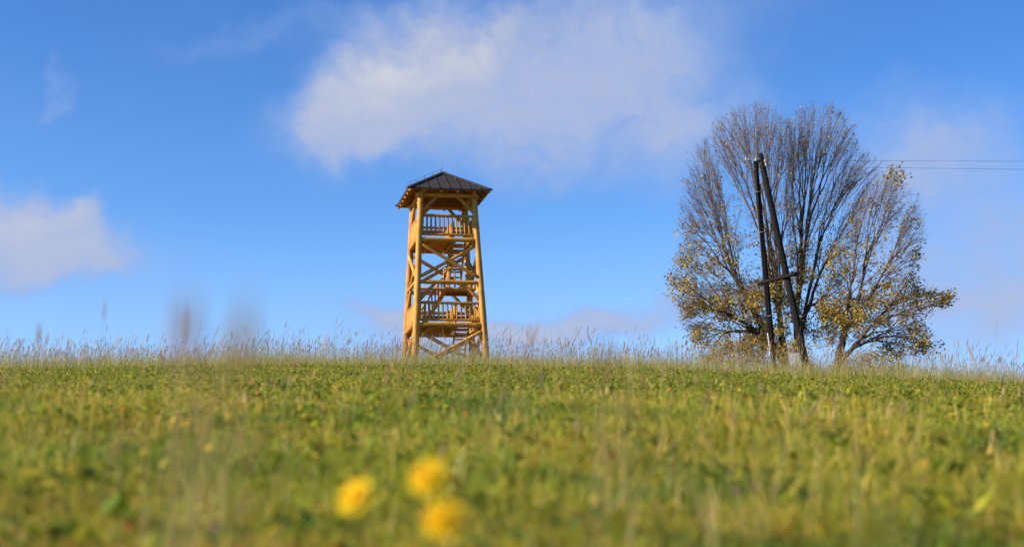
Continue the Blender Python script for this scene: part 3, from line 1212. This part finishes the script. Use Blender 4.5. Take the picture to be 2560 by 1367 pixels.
def leaves_mesh(P, c, size, colr):
    n = len(c)
    a = rng.normal(0, 1, (n, 3)); a /= np.linalg.norm(a, axis=1)[:, None]
    b_ = rng.normal(0, 1, (n, 3)); b_ -= (b_ * a).sum(1)[:, None] * a; b_ /= np.linalg.norm(b_, axis=1)[:, None]
    nn = np.cross(a, b_)
    s = size[:, None]
    pts = [c - a * s * 0.9, c - a * s * 0.1 + b_ * s * 0.62 + nn * s * 0.15, c + a * s * 0.95, c - a * s * 0.05 - b_ * s * 0.62 + nn * s * 0.15]
    V = np.stack(pts, 1).reshape(-1, 3)
    F = (np.arange(n)[:, None] * 4 + np.arange(4)[None]).ravel()
    P.add(V, F, np.full(n, 4), np.repeat(colr, 4, 0))


def leafiness(px, py):
    """how many leaves are left, by place in the crown"""
    return 0.03 + 0.72 * np.clip((py - 490) / 340.0, 0, 1) ** 1.4


def pix(c):
    d = (np.asarray(c) - np.array([0, 0, CAM_Z])) @ np.array(CAM_R)
    return 1280 + 3556 * d[:, 0] / -d[:, 2], 683.5 - 3556 * d[:, 1] / -d[:, 2]


def tree(name, label, rootpx, Y, polys, rtip, spur, nleaf, depth, rise, group=None, extra=()):
    root = at(rootpx[0], rootpx[1], Y)
    root.z = gz(root.x, root.y)
    T = thing(name, root, label, 'tree', group)
    tips = np.concatenate([crown_tips(n, poly, Y, depth, rootpx) for (n, poly) in polys])
    segs, tw = grow(np.array(root), tips, rtip, trunk_rise=rise)
    A = np.array([s[0] for s in segs]); B = np.array([s[1] for s in segs])
    ra = np.array([s[2] for s in segs]); rb = np.array([s[3] for s in segs])
    off = np.array(root)
    big = ra > 0.035
    P = Pile(); seg_tubes(P, A[big] - off, B[big] - off, ra[big], rb[big], np.full((big.sum(), 3), 0.05), 8)
    P.build('trunk', BARK, T, smooth=True)
    # fine spurs at every twig end
    t = np.array([q[0] for q in tw]); v = np.array([q[1] for q in tw])
    P = Pile(); seg_tubes(P, A[~big] - off, B[~big] - off, ra[~big], rb[~big], np.full(((~big).sum(), 3), 0.05), 4)
    S0, S1 = [], []
    for k in range(spur):
        st = t - v * rng.uniform(0.0, 0.5, (len(t), 1))
        dr = v + rng.normal(0, 0.55, v.shape) + np.array([0, 0, 0.12]); dr /= np.linalg.norm(dr, axis=1)[:, None]
        S0.append(st); S1.append(st + dr * rng.uniform(0.15, 0.5, (len(t), 1)))
    S0, S1 = np.concatenate(S0), np.concatenate(S1)
    seg_tubes(P, S0 - off, S1 - off, np.full(len(S0), rtip * 0.75), np.full(len(S0), rtip * 0.4), np.full((len(S0), 3), 0.05), 3)
    P.build('twigs', TWIG, T)
    # leaves: on the spurs, most of them low in the crown
    src = np.concatenate([S1, S0, (S0 + S1) / 2])
    c = src[rng.integers(0, len(src), nleaf * 6)] + rng.normal(0, 0.10, (nleaf * 6, 3))
    px, py = pix(c)
    lf = leafiness(px, py)
    lf = lf * np.where(px > 2230, 0.55, 1.0)
    for (ex, ey, er, ek) in extra:
        lf = np.maximum(lf, ek * np.exp(-((px - ex) ** 2 + (py - ey) ** 2) / er ** 2))
    clump = vnoise(c[:, 0] * 1.0 + c[:, 1] * 0.4, c[:, 2], 0.75, 51)
    k = rng.random(len(c)) < lf * np.clip(clump * 1.7 - 0.35, 0, 1.2)
    c = c[k][:nleaf]
    P = Pile()
    colr = pick(len(c), LEAFPAL, LEAFWT)
    leaves_mesh(P, c - off, rng.uniform(0.03, 0.095, len(c)), colr)
    P.build('foliage', LEAF, T)
    return T


polyA = [(1950, 885), (1850, 905), (1770, 880), (1700, 815), (1690, 760), (1668, 690), (1690, 620), (1692, 540), (1705, 450), (1750, 350), (1800, 295), (1835, 262), (1900, 252), (1955, 272), (1998, 320), (2005, 480), (2010, 640), (2000, 800)]
polyC = [(1975, 660), (1962, 470), (1960, 330), (1988, 276), (2040, 250), (2095, 262), (2140, 318), (2152, 368), (2205, 398), (2195, 470), (2150, 560), (2125, 680), (2090, 850), (1990, 880)]
polyD = [(2050, 870), (2045, 730), (2085, 590), (2150, 480), (2215, 425), (2250, 408), (2268, 450), (2308, 520), (2316, 590), (2295, 660), (2300, 720), (2385, 735), (2380, 755), (2310, 790), (2360, 870), (2330, 895), (2240, 905), (2120, 915)]
TREES = 'bare autumn trees growing behind the power pole'
tree('field_maple', 'half bare autumn tree with wide left dome, yellow leaves low down, behind the pole', (1962, 930), 66.5, [(1750, polyA), (460, [(1950, 890), (1760, 890), (1695, 800), (1690, 720), (1850, 700), (1950, 700)])], 0.0062, 4, 17000, 2.9, 0.7, TREES)
tree('field_maple', 'tall half bare tree with narrow upright dome just right of the power pole', (1998, 930), 67.5, [(1100, polyC)], 0.0062, 4, 6000, 2.5, 1.2, TREES)
tree('field_maple', 'smaller right-leaning tree with orange leafy tip, rightmost of the trees', (2096, 935), 65.5, [(1050, polyD), (220, [(2060, 870), (2050, 750), (2300, 740), (2340, 880)])], 0.0060, 4, 12000, 2.4, 0.6, TREES, extra=((2248, 425, 30, 1.0), (2120, 560, 40, 0.15)))


def shrub(px, py, Y, w, h, label, n=160):
    c = at(px, py, Y)
    z = gz(c.x, c.y)
    T = thing('shrub', (c.x, c.y, z), label, 'shrub')
    u = rng.normal(0, 1, (n, 3)); u /= np.linalg.norm(u, axis=1)[:, None]
    u *= rng.uniform(0.5, 1, (n, 1)) ** 0.4
    tips = np.stack([u[:, 0] * w, u[:, 1] * w * 0.6, np.abs(u[:, 2]) * h + 0.15], 1) + np.array([c.x, c.y, z])
    segs, tw = grow(np.array([c.x, c.y, z]), tips, 0.006, trunk_rise=0.08, step=0.3)
    off = np.array([c.x, c.y, z])
    P = Pile()
    seg_tubes(P, np.array([s[0] for s in segs]) - off, np.array([s[1] for s in segs]) - off, np.array([s[2] for s in segs]), np.array([s[3] for s in segs]), np.full((len(segs), 3), 0.05), 4)
    P.build('stems', TWIG, T)
    cc = np.repeat(tips, 10, 0) + rng.normal(0, 0.14, (n * 10, 3))
    P = Pile(); leaves_mesh(P, cc - off, rng.uniform(0.03, 0.06, len(cc)), pick(len(cc), [(0.36, 0.24, 0.06), (0.46, 0.33, 0.05), (0.24, 0.14, 0.06), (0.30, 0.27, 0.05)], [3, 3, 2, 3]))
    P.build('foliage', LEAF, T)


shrub(1840, 905, 62.0, 1.7, 1.5, 'wide brown and yellow leafy shrub in the grass left of the power pole', 300)
shrub(1985, 905, 63.5, 0.9, 1.7, 'upright yellow brown shrub between the two legs of the power pole', 200)
shrub(2170, 915, 63.5, 1.8, 1.25, 'low dark brown shrub at the foot of the rightmost tree', 240)


# ------------------------------------------------------------------ power pole
def build_pole():
    lt, lb = at(1889, 404, 55.2), at(1937, 930, 56.0)
    rt, rb_ = at(1900, 385, 54.9), at(2024, 926, 53.4)
    lb.z = gz(lb.x, lb.y) - 0.3
    rb_.z = gz(rb_.x, rb_.y) - 0.3
    # keep the lines seen above ground while planting the feet
    base = Vector(((lb.x + rb_.x) / 2, (lb.y + rb_.y) / 2, gz((lb.x + rb_.x) / 2, (lb.y + rb_.y) / 2)))
    T = thing('power_pole', base, 'black tarred wooden A-frame power pole with a leaning leg and cross log', 'power pole')
    r = lambda p: Vector(p) - base
    m = MB(); m.log(r(lb), r(lt), 0.122, 0.088, sides=16, rough=0.03); leg = m.build('leg', TAR, T)
    m = MB(); m.log(r(rb_), r(rt), 0.150, 0.115, sides=16, rough=0.04); leg2 = m.build('leg', TAR, T)
    m = MB(); m.log(r(at(1897, 709, 55.2)), r(at(1990, 684, 53.4)), 0.082, 0.078, sides=14); m.build('cross_log', TAR, T)
    # white straps on the upright leg
    for (px, py, t) in ((1896.5, 473, 0.862), (1907, 570, 0.678), (1921.5, 769, 0.303)):
        c = r(lb).lerp(r(lt), (py - 930) / (400 - 930))
        rr = 0.122 + (0.088 - 0.122) * ((930 - py) / 530.0) + 0.006
        m = MB()
        d = (r(lt) - r(lb)).normalized()
        a = d.orthogonal().normalized(); b_ = d.cross(a)
        pts = [c + (a * cos(2 * pi * k / 18) + b_ * sin(2 * pi * k / 18)) * rr for k in range(19)]
        m.tube(pts, 0.013, 6)
        m.build('strap', PORCELAIN, leg)
    # cable running down the left side and its white guard pipe
    e = Vector((-0.13, -0.10, 0))
    m = MB(); m.tube([r(lt) + e * 0.9 - Vector((0, 0, 0.5)), r(lt).lerp(r(lb), 0.5) + e, r(lt).lerp(r(lb), 0.84) + e * 1.15], 0.016, 6); m.build('cable', WIRE, T)
    m = MB(); m.tube([r(at(1919, 832, 55.6)), r(at(1932, 936, 55.6))], 0.021, 8); m.build('guard_pipe', WHITEPIPE, T)
    # head: steel bracket, insulators
    m = MB()
    hd = r(at(1890, 402, 54.95))
    m.box(hd, (0.22, 0.28, 0.07)); m.box(hd + Vector((-0.16, -0.02, 0.03)), (0.46, 0.05, 0.05)); m.box(hd + Vector((0.02, -0.14, 0.02)), (0.16, 0.03, 0.12))
    br = m.build('bracket', STEEL, T, smooth=False)

    def insul(px, py, Y):
        c = r(at(px, py, Y))
        m = MB()
        prof = [(0.0, 0.02), (0.02, 0.045), (0.05, 0.05), (0.065, 0.03), (0.08, 0.045), (0.11, 0.045), (0.13, 0.02)]
        pts = [c + Vector((0, 0, z - 0.06)) for z, _ in prof]
        m.tube(pts, [q for _, q in prof], 10)
        return m.build('insulator', PORCELAIN, T)
    for (px, py, Y) in ((1865, 398, 55.1), (1871, 400, 55.1), (1890, 400, 54.75), (1913, 403, 54.7), (1915, 412, 54.7)):
        insul(px, py, Y)
    m = MB(); m.box(r(at(1907, 409, 54.75)), (0.26, 0.04, 0.04)); m.build('bracket', STEEL, T, smooth=False)
    # two wires running off to the right
    for (a, b_) in (((1912, 400, 54.7), (2560, 396, 60.0)), ((1915, 415, 54.7), (2560, 416, 60.0))):
        p, q = at(*a), at(*b_)
        far = p + (q - p) * 4.5
        pts = []
        for k in range(41):
            t = k / 40
            c = p.lerp(far, t)
            c.z -= 0.55 * 4 * t * (1 - t) * 0.35
            pts.append(c - p)
        m = MB(); m.tube(pts, 0.0055, 5)
        w = m.build('power_wire', WIRE)
        w.location = p
        tag(w, 'upper thin power wire running right from the pole top' if a[1] == 400 else 'lower thin power wire running right from the pole top', 'wire')


build_pole()


def build_board():
    c = at(1991, 925, 54.6)
    z = gz(c.x, c.y)
    T = thing('information_board', (c.x, c.y, z), 'small pale information board on a thin post beside the power pole', 'sign', rz=radians(-24))
    WB = mat_simple('white_board', (0.24, 0.28, 0.33), 0.5, 0.0, 0.05)
    top = at(1991, 882, 54.6).z - z
    m = MB(); m.box((0, 0, top - 0.36), (0.42, 0.02, 0.72)); bd = m.build('board', WB, T, smooth=False)
    m = MB(); m.box((-0.225, 0.0, top - 0.45), (0.03, 0.035, 0.98)); m.build('post', STEEL, T, smooth=False)
    BL = mat_simple('print_blue', (0.03, 0.06, 0.22), 0.5)
    GR = mat_simple('print_grey', (0.30, 0.33, 0.38), 0.5)
    OR = mat_simple('print_brown', (0.35, 0.20, 0.06), 0.5)
    m = MB(); m.box((0.14, -0.0125, top - 0.10), (0.065, 0.005, 0.075)); m.build('emblem', BL, bd, smooth=False)
    m = MB(); m.box((-0.10, -0.0125, top - 0.09), (0.07, 0.005, 0.04)); m.box((0.02, -0.0125, top - 0.09), (0.05, 0.005, 0.04)); m.build('emblem', OR, bd, smooth=False)
    m = MB()
    for k in range(7):
        wd = random.uniform(0.22, 0.34)
        m.box((-0.17 + wd / 2, -0.0125, top - 0.20 - 0.062 * k), (wd, 0.005, 0.012))
    m.build('print', GR, bd, smooth=False)


build_board()


# ------------------------------------------------------------------ near flowers and stalks
def on_sward(px, py, up=0.12):
    """where the view through this place meets the top of the grass"""
    y = 1.2
    while y < 60:
        p = at(px, py, y)
        if p.z <= gz(p.x, p.y) + up:
            return p
        y *= 1.01
    return at(px, py, 40)


def petals(P, c, R, n, colr, cup, rows=2):
    for rrow in range(rows):
        m = n
        th = np.arange(m) * 2 * pi / m + rrow * pi / m + rng.normal(0, 0.05, m)
        L = R * (1 - 0.28 * rrow) * rng.uniform(0.9, 1.05, m)
        w = R * 0.20
        d = np.stack([np.cos(th), np.sin(th), np.full(m, cup + 0.45 * rrow)], 1)
        d /= np.linalg.norm(d, axis=1)[:, None]
        t = np.stack([-np.sin(th), np.cos(th), np.zeros(m)], 1)
        ps = [c + d * 0.1 * R + t * w * 0.3, c + d * L[:, None] * 0.75 + t * w * 0.5, c + d * L[:, None], c + d * L[:, None] * 0.75 - t * w * 0.5, c + d * 0.1 * R - t * w * 0.3]
        V = np.stack(ps, 1).reshape(-1, 3)
        F = (np.arange(m)[:, None] * 5 + np.arange(5)[None]).ravel()
        P.add(V, F, np.full(m, 5), np.repeat(pick(m, colr, [1] * len(colr)) ** 1.0, 5, 0))


STEM = mat_simple('flower_stem', (0.10, 0.15, 0.03), 0.6)


def yellow_flower(px, py, Y, R, label):
    h = at(px, py, Y)
    g = gz(h.x, h.y)
    T = thing('yellow_flower', (h.x, h.y, g), label, 'flower', 'yellow flowers close to the lens')
    hh = h.z - g
    tilt = Matrix.Rotation(radians(-24), 3, 'Z') @ Matrix.Rotation(radians(62), 3, 'X') @ Matrix.Rotation(radians(random.uniform(-15, 15)), 3, 'Y')
    P = Pile()
    petals(P, np.zeros((1, 3)), R, 22, [(0.88, 0.60, 0.003), (0.90, 0.66, 0.004), (0.86, 0.54, 0.003)], 0.15, 3)
    n = 160
    u = rng.normal(0, 1, (n, 3)); u[:, 2] = np.abs(u[:, 2]) + 0.15; u /= np.linalg.norm(u, axis=1)[:, None]
    c = u * np.array([[0.62, 0.62, 0.34]]) * R
    t = np.cross(u, rng.normal(0, 1, (n, 3))); t /= np.linalg.norm(t, axis=1)[:, None]
    b2 = np.cross(u, t)
    q = R * 0.11
    V = np.stack([c - t * q, c - b2 * q * 0.7 + u * q * 0.6, c + t * q, c + b2 * q * 0.7 + u * q * 0.6], 1).reshape(-1, 3)
    P.add(V, np.arange(n * 4), np.full(n, 4), np.repeat(pick(n, [(0.88, 0.55, 0.003), (0.88, 0.60, 0.004)], [1, 1]), 4, 0))
    V = np.concatenate(P.V) @ np.array(tilt).T + np.array([0, 0, hh])
    mesh_np('flower_head', V, np.concatenate(P.F), np.concatenate(P.S), PETAL, T, np.concatenate(P.C))
    m = MB(); m.tube([Vector((0.01, 0.02, -0.01)), Vector((0.004, 0.012, hh * 0.5)), Vector((0, 0.004, hh - 0.006)), Vector((0, 0, hh))], [0.002, 0.0018, 0.0017, 0.005], 7)
    m.build('stem', STEM, T)


yellow_flower(891, 1243, 2.35, 0.038, 'orange yellow blurred flower in the near grass, leftmost of three')
yellow_flower(1073, 1195, 2.4, 0.040, 'bright yellow blurred flower in the near grass, topmost of three')
yellow_flower(1108, 1300, 2.15, 0.039, 'yellow blurred flower lowest in the near grass, nearest the lens')


def clover_flower(px, py, label):
    p = on_sward(px, py, 0.13)
    g = gz(p.x, p.y)
    T = thing('clover_flower', (p.x, p.y, g), label, 'flower', 'pink clover heads in the meadow')
    hh = p.z - g
    n = 90
    u = rng.normal(0, 1, (n, 3)); u /= np.linalg.norm(u, axis=1)[:, None]
    u[:, 2] = np.abs(u[:, 2]) * 1.1 - 0.25
    c = u * 0.007
    d = u / np.linalg.norm(u, axis=1)[:, None]
    t = np.cross(d, rng.normal(0, 1, (n, 3))); t /= np.linalg.norm(t, axis=1)[:, None]
    V = np.stack([c - t * 0.0022, c + d * 0.008, c + t * 0.0022], 1).reshape(-1, 3) + np.array([0, 0, hh])
    P = Pile()
    P.add(V, np.arange(n * 3), np.full(n, 3), np.repeat(pick(n, [(0.50, 0.20, 0.32), (0.55, 0.28, 0.38), (0.42, 0.16, 0.28)], [1, 1, 1]), 3, 0))
    P.build('flower_head', PETAL, T)
    m = MB(); m.tube([Vector((0, 0.01, -0.01)), Vector((0.004, 0.004, hh * 0.5)), Vector((0, 0, hh))], 0.0018, 6); m.build('stem', STEM, T)


for (px, py, lab) in ((1266, 997, 'small pink clover head in the grass below and right of the tower'),
                      (1344, 1033, 'pink clover head midway down the slope right of centre'),
                      (1502, 1033, 'pale pink clover head on the slope between tower and power pole'),
                      (1834, 1029, 'pink clover head in the grass below the power pole'),
                      (1843, 1230, 'larger blurred pink clover head low in the right foreground'),
                      (781, 962, 'tiny lilac clover head near the brow left of the tower'),
                      (326, 1084, 'lilac clover head on the left part of the slope'),
                      (541, 1318, 'blurred pink clover head at the bottom left of the yellow flowers')):
    clover_flower(px, py, lab)


def grass_stalk(px, py, Y, label, hl=0.09, hw=0.014, lean=0.12, ldir=0.3, sw=0.003, head=None):
    tip = at(px, py, Y)
    x0, y0 = tip.x - cos(ldir) * lean * 0.6, tip.y - sin(ldir) * lean * 0.6
    g = gz(x0, y0)
    h = (tip.z - g) / (1 - 0.12 * lean)
    ln = lean * 0.6 / h
    T = thing('grass_stalk', (x0, y0, g), label, 'grass stalk', 'single tall grass stalks near the lens')
    A = lambda v: np.array([v], float)
    P = Pile()
    st = Pile()
    stalk_mesh(P, A(0), A(0), A(-0.01), A(h), A(sw), A(hl), A(hw), A(ln), A(ldir), pick(1, PAL_STEM[1:3], [1, 1]), pick(1, [head or (0.56, 0.37, 0.20)], [1]), 8)
    # first two ribbons are the stem, the rest the seed head
    for (a, b_, nm) in ((0, 2, 'stem'), (2, 5, 'seed_head')):
        Q = Pile()
        o = 0
        for k in range(5):
            if a <= k < b_:
                Q.add(P.V[k], P.F[k] - sum(len(v) for v in P.V[:k]), P.S[k], P.C[k])
        Q.build(nm, STRAW, T)


for a in ((458, 745, 2.6, 'blurred brown grass stalk with a thick seed head, tallest on the left skyline', 0.075, 0.014, 0.03, 0.2),
          (470, 690, 0.95, 'very blurred pale wide grass stalk left of the tower', 0.06, 0.015, 0.01, 0.2),
          (622, 700, 1.0, 'very blurred slanting grey stalk between left skyline and tower', 0.07, 0.015, 0.09, 0.2),
          (264, 742, 7.0, 'thin tall grass stalk with a narrow head on the left skyline', 0.12, 0.010, 0.04, 0.2),
          (100, 800, 6.0, 'pale grass stalk near the left edge against the sky', 0.10, 0.012, 0.03, 0.2),
          (121, 826, 10.0, 'short dark seed head beside the pale stalk near the left edge', 0.10, 0.016, 0.08, 0.2),
          (303, 832, 9.0, 'slanting tan seed head right of the thin tall stalk', 0.10, 0.014, 0.22, 0.2),
          (1322, 806, 7.5, 'upright lilac grey seed head right of the tower', 0.11, 0.014, 0.03, 0.2),
          (1346, 806, 7.0, 'slanting lilac grey seed head right of the tower', 0.12, 0.014, 0.22, 0.2),
          (1520, 815, 1.6, 'very blurred grey stalk midway between tower and power pole', 0.06, 0.010, 0.05, 0.2),
          (1466, 826, 20.0, 'dark thin stalk leaning left between tower and power pole', 0.25, 0.02, 0.25, 2.9),
          (816, 828, 8.0, 'tan blurred seed head left of the tower foot', 0.11, 0.016, 0.04, 0.2),
          (2412, 845, 14.0, 'dark thin stalk leaning left near the right edge', 0.25, 0.016, 0.22, 2.9)):
    grass_stalk(*a)
